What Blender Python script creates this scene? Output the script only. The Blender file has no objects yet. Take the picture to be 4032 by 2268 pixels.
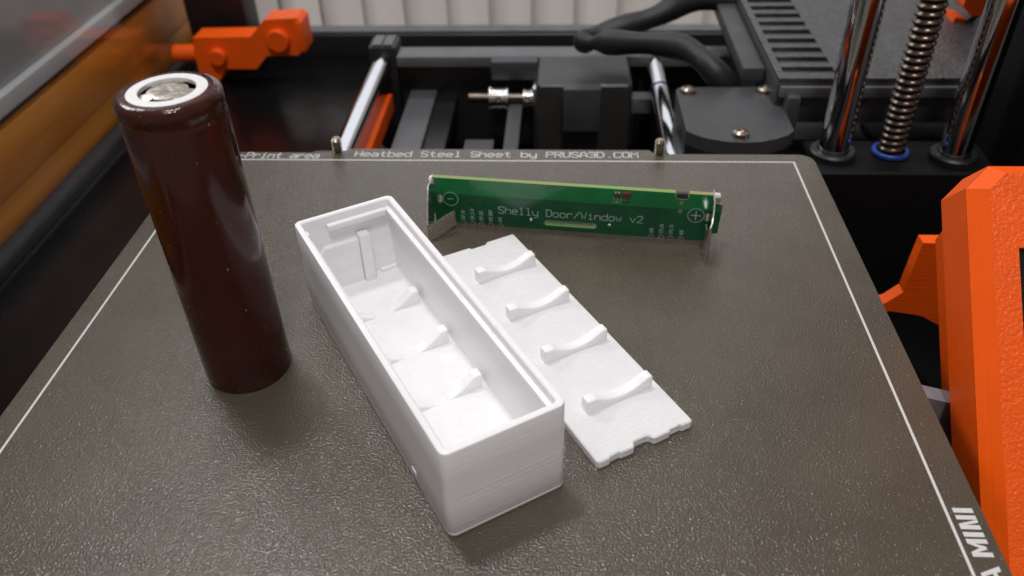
import bpy, bmesh, math, random
from mathutils import Vector, Matrix
from mathutils.geometry import tessellate_polygon
random.seed(7)
sc = bpy.context.scene
col = sc.collection
MM = 0.001          # everything below is written in millimetres

# ------------------------------------------------------------------ camera
def setup_camera():
    cam = bpy.data.cameras.new('camera')
    cam.sensor_width = 36.0
    cam.lens = 36.0 * 3249.5 / 4032.0
    cam.clip_start = 0.005
    cam.clip_end = 20.0
    cam.dof.use_dof = True
    cam.dof.focus_distance = 0.178
    cam.dof.aperture_fstop = 22.0
    ob = bpy.data.objects.new('camera', cam)
    col.objects.link(ob)
    yaw, pit, rol = -0.0726023795, 0.660984082, -0.0307509949
    cy, sy, cp, sp = math.cos(yaw), math.sin(yaw), math.cos(pit), math.sin(pit)
    f = Vector((sy * cp, cy * cp, -sp)); r = Vector((cy, -sy, 0)); u = r.cross(f)
    cr, sr = math.cos(rol), math.sin(rol)
    r2 = cr * r + sr * u; u2 = -sr * r + cr * u
    m = Matrix((r2, u2, -f)).transposed().to_4x4()
    m.translation = Vector((110.489, -41.975, 123.883)) * MM
    ob.matrix_world = m
    sc.camera = ob
setup_camera()

# ------------------------------------------------------------------ light
w = bpy.data.worlds.new('World'); sc.world = w; w.use_nodes = True
bg = w.node_tree.nodes['Background']
bg.inputs[0].default_value = (1.0, 0.885, 0.845, 1); bg.inputs[1].default_value = 0.26
def area(name, loc, target, size, power, colr):
    l = bpy.data.lights.new(name, 'AREA'); l.shape = 'RECTANGLE'
    l.size, l.size_y = size[0] * MM, size[1] * MM
    l.energy = power; l.color = colr
    o = bpy.data.objects.new(name, l); col.objects.link(o)
    o.location = Vector(loc) * MM
    o.rotation_euler = (Vector(target) - Vector(loc)).to_track_quat('-Z', 'Y').to_euler()
    return o
# two ceiling spots, an added fill from the side and a light low on the back wall
for sx, sy, pw in ((-150, 400, 4.9), (170, -370, 8.2)):
    area('ceiling_spot', (sx, sy, 1300), (90, 110, 0), (150, 150), pw, (0.985, 0.985, 1.0))
area('wall_lamp', (60, 628, 170), (100, 150, 0), (700, 220), 0.4, (0.86, 0.92, 1.0))
area('side_fill', (-520, 620, 560), (150, 100, 0), (260, 260), 2.7, (1.0, 0.985, 0.97))  # fill added to brighten the left side of the display housing
sc.view_settings.view_transform = 'Standard'
sc.view_settings.look = 'None'
sc.view_settings.exposure = 0.0
sc.view_settings.gamma = 1.0
sc.view_settings.use_curve_mapping = False
sc.render.engine = 'CYCLES'
sc.cycles.use_denoising = True
sc.cycles.denoising_prefilter = 'NONE'
sc.cycles.max_bounces = 10
sc.cycles.sample_clamp_indirect = 6.0

# ------------------------------------------------------------------ materials
MATS = {}
def mat(name, color, rough=0.5, metal=0.0, coat=0.0, var=0.0, var_scale=0.3, rvar=0.0,
        bumps=(), spec=0.5, trans=0.0, stretch=None, coat_rough=0.1, color2=None, sss=0.0):
    """bumps: list of (kind, scale per mm, height mm, stretch or None)"""
    m = bpy.data.materials.new(name); m.use_nodes = True
    nt = m.node_tree; b = nt.nodes['Principled BSDF']
    b.inputs['Base Color'].default_value = (*color, 1)
    b.inputs['Roughness'].default_value = rough
    b.inputs['Metallic'].default_value = metal
    b.inputs['Specular IOR Level'].default_value = spec
    b.inputs['Coat Weight'].default_value = coat
    b.inputs['Coat Roughness'].default_value = coat_rough
    if sss:
        b.inputs['Subsurface Weight'].default_value = sss
        b.inputs['Subsurface Radius'].default_value = (1, 1, 1)
        b.inputs['Subsurface Scale'].default_value = 0.0008
    tc = nt.nodes.new('ShaderNodeTexCoord')
    sca = nt.nodes.new('ShaderNodeVectorMath'); sca.operation = 'SCALE'; sca.inputs['Scale'].default_value = 1000.0
    nt.links.new(tc.outputs['Object'], sca.inputs[0])
    def coords(st):
        if st is None: return sca.outputs[0]
        mu = nt.nodes.new('ShaderNodeMapping'); mu.inputs['Scale'].default_value = st[:3]
        if len(st) > 3: mu.inputs['Rotation'].default_value = (0, 0, math.radians(st[3]))
        nt.links.new(sca.outputs[0], mu.inputs[0]); return mu.outputs[0]
    def tex(kind, scale, st, detail=3.0):
        if kind == 'layer':       # printed layers stacked along a direction
            d = nt.nodes.new('ShaderNodeVectorMath'); d.operation = 'DOT_PRODUCT'; d.inputs[1].default_value = st
            nt.links.new(sca.outputs[0], d.inputs[0])
            t = nt.nodes.new('ShaderNodeTexNoise'); t.noise_dimensions = '1D'; t.inputs['Scale'].default_value = scale; t.inputs['Detail'].default_value = 1.0
            nt.links.new(d.outputs['Value'], t.inputs['W']); return t.outputs['Fac']
        if kind == 'voronoi':
            t = nt.nodes.new('ShaderNodeTexVoronoi'); t.feature = 'SMOOTH_F1'; out = t.outputs['Distance']
        elif kind == 'wave':
            t = nt.nodes.new('ShaderNodeTexWave'); t.inputs['Distortion'].default_value = 1.2; t.inputs['Detail'].default_value = 1.0; out = t.outputs['Fac']
            t.inputs['Detail Scale'].default_value = 0.6
        else:
            t = nt.nodes.new('ShaderNodeTexNoise'); t.inputs['Detail'].default_value = detail; out = t.outputs['Fac']
        t.inputs['Scale'].default_value = scale
        nt.links.new(coords(st), t.inputs['Vector'])
        return out
    if var or color2:
        n = tex('noise', var_scale, stretch, 4.0)
        mx = nt.nodes.new('ShaderNodeMix'); mx.data_type = 'RGBA'
        c2 = color2 or tuple(c * (1 - var) for c in color)
        mx.inputs['A'].default_value = (*color, 1); mx.inputs['B'].default_value = (*c2, 1)
        mr = nt.nodes.new('ShaderNodeMapRange'); mr.inputs['From Min'].default_value = 0.35; mr.inputs['From Max'].default_value = 0.65
        nt.links.new(n, mr.inputs['Value']); nt.links.new(mr.outputs[0], mx.inputs['Factor'])
        nt.links.new(mx.outputs['Result'], b.inputs['Base Color'])
    if rvar:
        n = tex('noise', var_scale * 2.3, stretch, 4.0)
        mr = nt.nodes.new('ShaderNodeMapRange'); mr.inputs['From Min'].default_value = 0.3; mr.inputs['From Max'].default_value = 0.7
        mr.inputs['To Min'].default_value = max(0.02, rough - rvar); mr.inputs['To Max'].default_value = rough + rvar
        nt.links.new(n, mr.inputs['Value']); nt.links.new(mr.outputs[0], b.inputs['Roughness'])
    prev = None
    for kind, scale, height, st in bumps:
        bu = nt.nodes.new('ShaderNodeBump'); bu.inputs['Strength'].default_value = 1.0
        bu.inputs['Distance'].default_value = height * MM
        nt.links.new(tex(kind, scale, st, 2.0), bu.inputs['Height'])
        if prev is not None: nt.links.new(prev, bu.inputs['Normal'])
        prev = bu.outputs[0]
    if prev is not None:
        nt.links.new(prev, b.inputs['Normal'])
        if coat: nt.links.new(prev, b.inputs['Coat Normal'])
    MATS[name] = m
    return m

M_sheet = mat('textured_sheet', (0.090, 0.074, 0.053), 0.105, var=0.18, var_scale=0.045, rvar=0.02,
              bumps=[('noise', 2.05, 0.215, None), ('noise', 4.6, 0.02, None)], spec=0.8)
M_ink = mat('white_ink', (0.66, 0.65, 0.63), 0.5, var=0.08, var_scale=1.0, bumps=[('noise', 1.25, 0.12, None)])
M_inkgrey = mat('worn_white_ink', (0.62, 0.61, 0.58), 0.5, var=0.25, var_scale=1.2)
M_pla = mat('white_plastic', (0.93, 0.925, 0.935), 0.38, var=0.035, var_scale=0.25, stretch=(0.1, 0.1, 5.0),
            bumps=[('layer', 1.5, 0.035, (0, 0, 1)), ('noise', 1.0, 0.04, (0.06, 0.06, 3.2)), ('noise', 0.35, 0.05, None)], sss=0.25)
M_pla_floor = mat('white_plastic_infill', (0.88, 0.875, 0.885), 0.33, var=0.03, var_scale=0.3,
            bumps=[('noise', 1.0, 0.16, (0.3, 2.0, 1, 45)), ('noise', 0.5, 0.08, None)], sss=0.25)
M_pla_lid = mat('white_plastic_lid', (0.93, 0.925, 0.935), 0.28, var=0.03, var_scale=0.3,
            bumps=[('noise', 1.0, 0.20, (0.4, 1.9, 1, 45)), ('noise', 1.0, 0.10, (0.6, 1.8, 1, -45))], sss=0.25)
M_wrap = mat('brown_shrink_wrap', (0.050, 0.0108, 0.0058), 0.15, spec=0.36, var=0.2, var_scale=0.12,
             bumps=[('noise', 0.12, 0.05, None), ('noise', 1.0, 0.012, (1.6, 1.6, 0.12))], rvar=0.04)
def scuff_wrap():
    nt = M_wrap.node_tree; b = nt.nodes['Principled BSDF']
    src = b.inputs['Base Color'].links[0].from_socket
    sca = [n for n in nt.nodes if n.type == 'VECT_MATH'][0].outputs[0]
    mp = nt.nodes.new('ShaderNodeMapping'); mp.inputs['Scale'].default_value = (1.3, 1.3, 0.55); mp.inputs['Rotation'].default_value = (0.5, 0.3, 0)
    nt.links.new(sca, mp.inputs[0])
    n = nt.nodes.new('ShaderNodeTexNoise'); n.inputs['Scale'].default_value = 1.1; n.inputs['Detail'].default_value = 1.5
    nt.links.new(mp.outputs[0], n.inputs['Vector'])
    mr = nt.nodes.new('ShaderNodeMapRange'); mr.inputs['From Min'].default_value = 0.735; mr.inputs['From Max'].default_value = 0.79
    nt.links.new(n.outputs['Fac'], mr.inputs['Value'])
    mx = nt.nodes.new('ShaderNodeMix'); mx.data_type = 'RGBA'; mx.inputs['B'].default_value = (0.30, 0.24, 0.20, 1)
    nt.links.new(mr.outputs[0], mx.inputs['Factor']); nt.links.new(src, mx.inputs['A']); nt.links.new(mx.outputs['Result'], b.inputs['Base Color'])
    # wrinkles only where the film shrinks over the crimp
    sx = nt.nodes.new('ShaderNodeSeparateXYZ'); nt.links.new(sca, sx.inputs[0])
    mz = nt.nodes.new('ShaderNodeMapRange'); mz.inputs['From Min'].default_value = 58.5; mz.inputs['From Max'].default_value = 62.5
    nt.links.new(sx.outputs['Z'], mz.inputs['Value'])
    n2 = nt.nodes.new('ShaderNodeTexNoise'); n2.inputs['Scale'].default_value = 0.75; n2.inputs['Detail'].default_value = 2.5; nt.links.new(sca, n2.inputs['Vector'])
    mu = nt.nodes.new('ShaderNodeMath'); mu.operation = 'MULTIPLY'; nt.links.new(mz.outputs[0], mu.inputs[0]); nt.links.new(n2.outputs['Fac'], mu.inputs[1])
    bu = nt.nodes.new('ShaderNodeBump'); bu.inputs['Distance'].default_value = 0.00011; nt.links.new(mu.outputs[0], bu.inputs['Height'])
    nt.links.new(b.inputs['Normal'].links[0].from_socket, bu.inputs['Normal']); nt.links.new(bu.outputs[0], b.inputs['Normal'])
scuff_wrap()
M_washer = mat('white_washer', (0.80, 0.80, 0.79), 0.55, var=0.05, var_scale=0.8)
M_nickel = mat('nickel', (0.66, 0.62, 0.56), 0.22, metal=1.0, rvar=0.1, var=0.2, var_scale=0.5, bumps=[('noise', 0.5, 0.12, None)])
M_dull = mat('dull_cap', (0.52, 0.47, 0.42), 0.34, metal=0.85, rvar=0.12, var=0.3, var_scale=0.6, bumps=[('noise', 0.55, 0.16, None)])
M_gap = mat('slot_shade_plate', (0.10, 0.085, 0.05), 0.5, metal=0.5, var=0.3, var_scale=0.8)  # dark colour stands in for the shade inside the cap slots
M_clip = mat('spring_clip', (0.86, 0.83, 0.78), 0.24, metal=1.0, rvar=0.05, var=0.12, var_scale=0.4)
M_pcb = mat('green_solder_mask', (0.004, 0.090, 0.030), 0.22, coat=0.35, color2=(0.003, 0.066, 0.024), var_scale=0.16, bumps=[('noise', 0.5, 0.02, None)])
M_pcb_band = mat('bare_laminate_backlit_green', (0.004, 0.185, 0.050), 0.22, coat=0.35, color2=(0.004, 0.145, 0.04), var_scale=0.16, bumps=[('noise', 0.5, 0.02, None)])  # lighter where copper is absent, plus light through the laminate painted in
M_pcbedge = mat('fibreglass_edge', (0.19, 0.36, 0.10), 0.5, var=0.4, var_scale=0.25, color2=(0.32, 0.29, 0.10))
M_trace = mat('dark_trace', (0.002, 0.040, 0.018), 0.25)
M_silk = mat('silkscreen', (0.40, 0.50, 0.44), 0.5, var=0.1, var_scale=1.0)
M_padm = mat('tinned_pad', (0.42, 0.36, 0.30), 0.35, metal=0.8, var=0.2, var_scale=1.0)
M_solder = mat('solder', (0.75, 0.74, 0.72), 0.2, metal=1.0)
M_chip = mat('brown_chip', (0.10, 0.035, 0.02), 0.35, var=0.3, var_scale=1.0)
M_chipblk = mat('black_chip', (0.03, 0.03, 0.032), 0.4, var=0.2, var_scale=1.0)
M_orange = mat('orange_print', (0.96, 0.112, 0.004), 0.45, spec=0.28, var=0.06, var_scale=0.15,
               bumps=[('noise', 1.0, 0.16, (0.08, 0.08, 4.0)), ('noise', 0.4, 0.06, None)])
M_orange_lay = mat('orange_layered', (0.96, 0.112, 0.004), 0.42, spec=0.28, var=0.05, var_scale=0.15,
               bumps=[('layer', 1.5, 0.05, (0, -0.7071, 0.7071))])
M_orange_side = mat('orange_housing_side', (0.96, 0.112, 0.004), 0.45, spec=0.28, var=0.06, var_scale=0.15,
               bumps=[('layer', 1.3, 0.035, (0, -0.7071, 0.7071)), ('noise', 0.4, 0.06, None)])
M_orange_tex = mat('orange_textured', (0.96, 0.112, 0.004), 0.36, spec=0.35, var=0.06, var_scale=0.2,
               bumps=[('noise', 1.25, 0.30, None)])
M_black = mat('black_plastic', (0.012, 0.012, 0.013), 0.45, var=0.25, var_scale=0.1, bumps=[('noise', 1.5, 0.03, None)])
M_dark = mat('matt_black', (0.004, 0.004, 0.004), 0.6, spec=0.2, var=0.2, var_scale=0.1)
M_blacksteel = mat('black_powder_steel', (0.020, 0.020, 0.021), 0.38, var=0.2, var_scale=0.08, bumps=[('noise', 1.8, 0.04, None)])
M_greysteel = mat('grey_powder_steel', (0.13, 0.13, 0.138), 0.45, var=0.2, var_scale=0.08, bumps=[('noise', 1.8, 0.05, None)])
M_motor = mat('motor_olive', (0.034, 0.033, 0.030), 0.42, var=0.15, var_scale=0.1)
M_greyprint = mat('dark_grey_print', (0.052, 0.053, 0.057), 0.5, var=0.18, var_scale=0.1, bumps=[('noise', 1.0, 0.08, (0.5, 0.5, 4))])
M_speck = mat('speckled_grey_print', (0.075, 0.076, 0.080), 0.34, var=0.45, var_scale=0.35, bumps=[('noise', 0.9, 0.45, None)])
M_chrome = mat('chrome_rod', (0.70, 0.71, 0.74), 0.09, metal=1.0, var=0.05, var_scale=0.2)
M_screwm = mat('screw_steel', (0.46, 0.41, 0.34), 0.28, metal=1.0, var=0.3, var_scale=0.5)
M_lead = mat('lead_screw_steel', (0.14, 0.115, 0.092), 0.3, metal=1.0, var=0.3, var_scale=0.3)
M_alu = mat('bright_aluminium', (0.86, 0.86, 0.86), 0.15, metal=1.0)
M_rubber = mat('black_rubber', (0.032, 0.033, 0.035), 0.5, var=0.2, var_scale=0.1, bumps=[('noise', 1.0, 0.06, None)])
M_belt = mat('grey_belt', (0.070, 0.072, 0.076), 0.6, var=0.15, var_scale=0.3, bumps=[('noise', 2.0, 0.05, None)])
M_sleeve = mat('black_textile_sleeve', (0.014, 0.014, 0.015), 0.5, var=0.4, var_scale=0.5, bumps=[('noise', 0.9, 0.15, None)])
M_blue = mat('blue_plastic', (0.010, 0.045, 0.26), 0.4, var=0.15, var_scale=0.4)
M_tray = mat('black_gloss_tray', (0.006, 0.006, 0.0065), 0.2, spec=0.17, var=0.25, var_scale=0.03, rvar=0.04, bumps=[('noise', 0.04, 0.2, None)])
M_wood = mat('oiled_wood', (0.90, 0.36, 0.045), 0.38, color2=(0.72, 0.24, 0.025), var_scale=0.06, stretch=(1, 0.12, 1.6),
             bumps=[('noise', 0.5, 0.06, (1, 0.1, 3))], coat=0.2)
M_greyboard = mat('grey_board', (0.46, 0.48, 0.48), 0.42, var=0.12, var_scale=0.006)
M_trim = mat('pale_trim', (0.75, 0.78, 0.79), 0.35, var=0.12, var_scale=0.02)
M_blind = mat('white_blind', (0.80, 0.77, 0.73), 0.6, var=0.06, var_scale=0.02)
M_wall = mat('pale_wall', (0.55, 0.53, 0.50), 0.7, var=0.06, var_scale=0.01)
M_ribbon = mat('grey_ribbon', (0.24, 0.24, 0.26), 0.5, var=0.2, var_scale=0.3)
M_screen = mat('black_screen', (0.004, 0.004, 0.005), 0.08)
def thin_clear(name, tint):
    m = bpy.data.materials.new(name); m.use_nodes = True; nt = m.node_tree
    for n in list(nt.nodes): nt.nodes.remove(n)
    o = nt.nodes.new('ShaderNodeOutputMaterial'); mx = nt.nodes.new('ShaderNodeMixShader'); fr = nt.nodes.new('ShaderNodeFresnel')
    ge = nt.nodes.new('ShaderNodeNewGeometry'); mr = nt.nodes.new('ShaderNodeMapRange')
    mr.inputs['To Min'].default_value = 1.42; mr.inputs['To Max'].default_value = 1 / 1.42
    nt.links.new(ge.outputs['Backfacing'], mr.inputs['Value']); nt.links.new(mr.outputs[0], fr.inputs['IOR'])
    t = nt.nodes.new('ShaderNodeBsdfTransparent'); t.inputs[0].default_value = (*tint, 1)
    g = nt.nodes.new('ShaderNodeBsdfGlossy'); g.inputs['Roughness'].default_value = 0.04
    nt.links.new(fr.outputs[0], mx.inputs[0]); nt.links.new(t.outputs[0], mx.inputs[1]); nt.links.new(g.outputs[0], mx.inputs[2])
    nt.links.new(mx.outputs[0], o.inputs['Surface'])
    return m
M_acrylic = thin_clear('clear_acrylic', (0.98, 0.98, 0.98))
M_tube = thin_clear('tube_glass', (0.80, 0.90, 0.84))

# ------------------------------------------------------------------ mesh helpers (mm)
class MB:
    def __init__(s): s.v = []; s.f = []
    def add(s, vs, fs):
        k = len(s.v); s.v += [tuple(p) for p in vs]; s.f += [tuple(i + k for i in f) for f in fs]; return s
    def box(s, a, b, bev=0.0, seg=2):
        bm = bmesh.new(); bmesh.ops.create_cube(bm, size=1.0)
        for v in bm.verts:
            v.co = Vector([(a[i] + b[i]) / 2 + v.co[i] * (b[i] - a[i]) for i in range(3)])
        if bev: bmesh.ops.bevel(bm, geom=bm.edges[:], offset=bev, segments=seg, profile=0.6, affect='EDGES')
        return s.bm(bm)
    def bm(s, bm):
        bm.verts.index_update()
        s.add([v.co[:] for v in bm.verts], [[v.index for v in f.verts] for f in bm.faces]); bm.free(); return s
    def loft(s, rings, cap0=True, cap1=True, closed=True):
        n = len(rings[0]); k = len(s.v)
        for r in rings: s.v += [tuple(p) for p in r]
        for i in range(len(rings) - 1):
            for j in range(n if closed else n - 1):
                a = k + i * n + j; b = k + i * n + (j + 1) % n
                s.f.append((a, b, b + n, a + n))
        if cap0: s.f.append(tuple(k + j for j in reversed(range(n))))
        if cap1: s.f.append(tuple(k + (len(rings) - 1) * n + j for j in range(n)))
        return s
    def lathe(s, prof, c=(0, 0), n=48, axis='z', cap0=True, cap1=True, origin=(0, 0, 0)):
        rings = []
        for r, z in prof:
            ring = []
            for j in range(n):
                t = 2 * math.pi * j / n; x, y = r * math.cos(t), r * math.sin(t)
                if axis == 'z': p = (c[0] + x, c[1] + y, z)
                elif axis == 'x': p = (z, c[0] + x, c[1] + y)
                else: p = (c[0] + y, z, c[1] + x)
                ring.append(tuple(p[i] + origin[i] for i in range(3)))
            rings.append(ring)
        return s.loft(rings, cap0, cap1)
    def prism(s, poly, z0, z1, holes=(), frame=None, ch=0.0):
        """poly (2D) extruded; frame(u,v,w)->xyz; ch chamfers top rim (only without holes)"""
        fr = frame or (lambda u, v, w: (u, v, w))
        loops = [list(poly)] + [list(h) for h in holes]
        tri = tessellate_polygon([[Vector((x, y, 0)) for x, y in l] for l in loops])
        flat = [p for l in loops for p in l]; N = len(flat)
        ar = sum(poly[i][0] * poly[(i + 1) % len(poly)][1] - poly[(i + 1) % len(poly)][0] * poly[i][1] for i in range(len(poly)))
        vs = [fr(x, y, z0) for x, y in flat] + [fr(x, y, z1) for x, y in flat]
        fs = []
        def tarea(t):
            a, b, c = (flat[i] for i in t); return (b[0] - a[0]) * (c[1] - a[1]) - (c[0] - a[0]) * (b[1] - a[1])
        for t in tri:
            t = tuple(t) if tarea(t) > 0 else tuple(reversed(t))
            fs.append(tuple(i + N for i in t)); fs.append(tuple(reversed(t)))
        k = 0
        for li, l in enumerate(loops):
            n = len(l)
            for j in range(n):
                a, b = k + j, k + (j + 1) % n
                fs.append((a, b, b + N, a + N))
            k += n
        s.add(vs, fs); return s
    def tube(s, pts, rad, n=10, cap=True):
        pts = [Vector(p) for p in pts]; rings = []; up = Vector((0, 0, 1)); pu = None
        for i, p in enumerate(pts):
            d = (pts[min(i + 1, len(pts) - 1)] - pts[max(i - 1, 0)]).normalized()
            if pu is None:
                a = d.cross(up); a = a if a.length > 0.1 else d.cross(Vector((1, 0, 0)))
            else: a = pu - d * pu.dot(d)
            a.normalize(); pu = a; b = d.cross(a)
            r = rad(i / (len(pts) - 1)) if callable(rad) else rad
            rings.append([p + r * (math.cos(2 * math.pi * j / n) * a + math.sin(2 * math.pi * j / n) * b) for j in range(n)])
        return s.loft(rings, cap, cap)
    def xf(s, fn): s.v = [tuple(fn(*p)) for p in s.v]; return s
    def build(s, name, material, parent=None, world=False, smooth=35, recalc=True):
        me = bpy.data.meshes.new(name)
        vs = [Vector(p) * MM for p in s.v]
        if world and parent is not None:
            chain = []; o = parent
            m = Matrix.Identity(4)
            while o is not None: m = o.matrix_basis @ m; o = o.parent
            inv = m.inverted(); vs = [inv @ v for v in vs]
        me.from_pydata([v[:] for v in vs], [], s.f)
        if recalc:
            bm = bmesh.new(); bm.from_mesh(me); bmesh.ops.recalc_face_normals(bm, faces=bm.faces[:]); bm.to_mesh(me); bm.free()
        me.materials.append(material)
        if smooth:
            for p in me.polygons: p.use_smooth = True
            me.set_sharp_from_angle(angle=math.radians(smooth))
        o = bpy.data.objects.new(name, me); col.objects.link(o)
        if parent is not None: o.parent = parent
        return o
def tag(o, label=None, cat=None, group=None, kind=None):
    if label: o['label'] = label
    if cat: o['category'] = cat
    if group: o['group'] = group
    if kind: o['kind'] = kind
    return o
def empty(name, loc, rz=0.0):
    o = bpy.data.objects.new(name, None); o.empty_display_size = 0.01; col.objects.link(o)
    o.location = Vector(loc) * MM; o.rotation_euler = (0, 0, rz); return o
def rrect(x0, y0, x1, y1, r, n=6):
    out = []
    for cx, cy, a0 in ((x1 - r, y0 + r, -90), (x1 - r, y1 - r, 0), (x0 + r, y1 - r, 90), (x0 + r, y0 + r, 180)):
        for i in range(n + 1):
            t = math.radians(a0 + 90 * i / n); out.append((cx + r * math.cos(t), cy + r * math.sin(t)))
    return out
def smooth_path(pts, n=8):
    P = [Vector(p) for p in pts]; P = [2 * P[0] - P[1]] + P + [2 * P[-1] - P[-2]]; out = []
    for i in range(1, len(P) - 2):
        for k in range(n):
            t = k / n; a, b, c, d = P[i - 1:i + 3]
            out.append(0.5 * ((2 * b) + (c - a) * t + (2 * a - 5 * b + 4 * c - d) * t * t + (3 * b - a - 3 * c + d) * t ** 3))
    out.append(P[-2]); return out

# ------------------------------------------------------------------ stroke lettering
G = {
 'H': [[(0,0),(0,6)],[(4,0),(4,6)],[(0,3),(4,3)]],
 'e': [[(0,2.1),(4,2.1),(4,2.9),(3.1,4),(.9,4),(0,3),(0,1),(.9,0),(3.5,0)]],
 'a': [[(.5,4),(3.1,4),(4,3.2),(4,0)],[(4,2.3),(.9,2.3),(0,1.6),(0,.7),(.8,0),(3,0),(4,.8)]],
 't': [[(1.6,5.6),(1.6,1),(2.4,0),(3.6,0)],[(.3,4),(3.3,4)]],
 'b': [[(0,6),(0,0)],[(0,3.2),(1,4),(3.1,4),(4,3.1),(4,.9),(3.1,0),(1,0),(0,.8)]],
 'd': [[(4,6),(4,0)],[(4,3.2),(3,4),(.9,4),(0,3.1),(0,.9),(.9,0),(3,0),(4,.8)]],
 'S': [[(4,5.2),(3.2,6),(.8,6),(0,5.2),(0,4),(.7,3.3),(3.3,2.7),(4,2),(4,.8),(3.2,0),(.8,0),(0,.8)]],
 'l': [[(1,6),(2,6),(2,0)],[(.8,0),(3.2,0)]],
 'h': [[(0,6),(0,0)],[(0,3.1),(1,4),(3.1,4),(4,3.1),(4,0)]],
 'y': [[(0,4),(0,1.2),(.9,.2),(4,.2)],[(4,4),(4,-1),(3.2,-1.8),(1,-1.8)]],
 'P': [[(0,0),(0,6),(3.1,6),(4,5.2),(4,3.8),(3.1,3),(0,3)]],
 'R': [[(0,0),(0,6),(3.1,6),(4,5.2),(4,3.8),(3.1,3),(0,3)],[(2,3),(4,0)]],
 'U': [[(0,6),(0,.9),(.9,0),(3.1,0),(4,.9),(4,6)]],
 'A': [[(0,0),(0,3.6),(1.4,6),(2.6,6),(4,3.6),(4,0)],[(0,2.3),(4,2.3)]],
 '3': [[(0,5.2),(.9,6),(3.1,6),(4,5.2),(4,3.9),(3.1,3.1),(1.4,3.1)],[(3.1,3.1),(4,2.2),(4,.8),(3.1,0),(.9,0),(0,.8)]],
 'D': [[(0,0),(0,6),(2.8,6),(4,4.8),(4,1.2),(2.8,0),(0,0)]],
 '.': [[(1.7,.1),(2.4,.1)]],
 'C': [[(4,5.1),(3.1,6),(.9,6),(0,5.1),(0,.9),(.9,0),(3.1,0),(4,.9)]],
 'O': [[(.9,0),(0,.9),(0,5.1),(.9,6),(3.1,6),(4,5.1),(4,.9),(3.1,0),(.9,0)]],
 'M': [[(0,0),(0,6),(2,3.6),(4,6),(4,0)]],
 'r': [[(.2,4),(.2,0)],[(.2,2.9),(1.4,4),(3,4),(3.8,3.4)]],
 'i': [[(1,4),(2,4),(2,0)],[(.8,0),(3.2,0)],[(1.9,5.5),(2.1,5.5)]],
 'n': [[(0,4),(0,0)],[(0,3.1),(1,4),(3.1,4),(4,3.1),(4,0)]],
 'o': [[(.9,0),(0,.9),(0,3.1),(.9,4),(3.1,4),(4,3.1),(4,.9),(3.1,0),(.9,0)]],
 '/': [[(0,0),(4,6)]],
 'W': [[(0,6),(.8,0),(2,3.4),(3.2,0),(4,6)]],
 'w': [[(0,4),(.9,0),(2,2.8),(3.1,0),(4,4)]],
 'v': [[(0,4),(2,0),(4,4)]],
 '2': [[(0,5.1),(.9,6),(3.1,6),(4,5.1),(4,4),(0,0),(4,0)]],
 '1': [[(.8,5),(2,6),(2,0)],[(.8,0),(3.2,0)]],
 'E': [[(4,6),(0,6),(0,0),(4,0)],[(0,3),(3,3)]],
 '_': [[(0,-.6),(4,-.6)]],
 'X': [[(0,0),(4,6)],[(0,6),(4,0)]],
 'V': [[(0,6),(2,0),(4,6)]],
 'T': [[(0,6),(4,6)],[(2,6),(2,0)]],
 'B': [[(0,0),(0,6),(3,6),(4,5.2),(4,3.8),(3,3.1),(0,3.1)],[(3,3.1),(4,2.3),(4,.8),(3,0),(0,0)]],
 'G': [[(4,5.1),(3.1,6),(.9,6),(0,5.1),(0,.9),(.9,0),(4,0),(4,2.8),(2.3,2.8)]],
 'N': [[(0,0),(0,6),(4,0),(4,6)]],
 '5': [[(4,6),(0,6),(0,3.4),(3.1,3.4),(4,2.5),(4,.9),(3.1,0),(0,0)]],
 'I': [[(2,0),(2,6)]],
 '-': [[(.4,2.6),(3.6,2.6)]],
 '+': [[(.2,3),(3.8,3)],[(2,1.2),(2,4.8)]],
 ' ': [],
}
def ribbon(mb, pts, wd, h, fr, base=0.0):
    """flat raised stroke along a 2D polyline with mitred joints and stubby rounded ends"""
    P = [Vector(p) for p in pts]
    closed = (P[0] - P[-1]).length < 1e-6 and len(P) > 3
    if closed: P = P[:-1]
    else:
        d0 = (P[0] - P[1]).normalized(); d1 = (P[-1] - P[-2]).normalized()
        P = [P[0] + d0 * wd * .42] + P + [P[-1] + d1 * wd * .42]
    n = len(P); rings = []
    for i, p in enumerate(P):
        a = P[(i - 1) % n] if closed or i > 0 else None
        b = P[(i + 1) % n] if closed or i < n - 1 else None
        da = (p - a).normalized() if a is not None else (b - p).normalized()
        db = (b - p).normalized() if b is not None else da
        na = Vector((-da.y, da.x)); nb = Vector((-db.y, db.x)); m = na + nb
        if m.length < 1e-3: m = na
        m.normalize(); k = min(1.6, 1 / max(.4, m.dot(na)))
        ww = wd / 2 * k
        if not closed and i in (0, n - 1): ww = wd * .28
        L = p + m * ww; R = p - m * ww; L2 = p + m * ww * .8; R2 = p - m * ww * .8
        rings.append([fr(L.x, L.y, base), fr(L2.x, L2.y, base + h), fr(R2.x, R2.y, base + h), fr(R.x, R.y, base)])
    if closed: rings.append(rings[0])
    mb.loft(rings, cap0=not closed, cap1=not closed)
def lettering(text, cap, adv, wd, fr, h=0.03, xs=1.0, italic=0.0):
    mb = MB(); s = cap / 6; x = 0; q = 0
    for ch in text:
        for st in G[ch]:
            q += 1
            ribbon(mb, [(x + (a + b * italic) * s * xs, b * s) for a, b in st], wd, h + 0.0008 * (q % 7), fr)
        x += adv
    return mb

# ================================================================== SETTING
TZ = -75.0
tag(MB().box((-112, -160, TZ - 6), (520, 447, TZ), 1.0).build('tray_floor', M_tray), kind='structure')
tag(MB().box((-1500, 720, -700), (1700, 740, 1200)).build('wall', M_wall), kind='structure')

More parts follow.
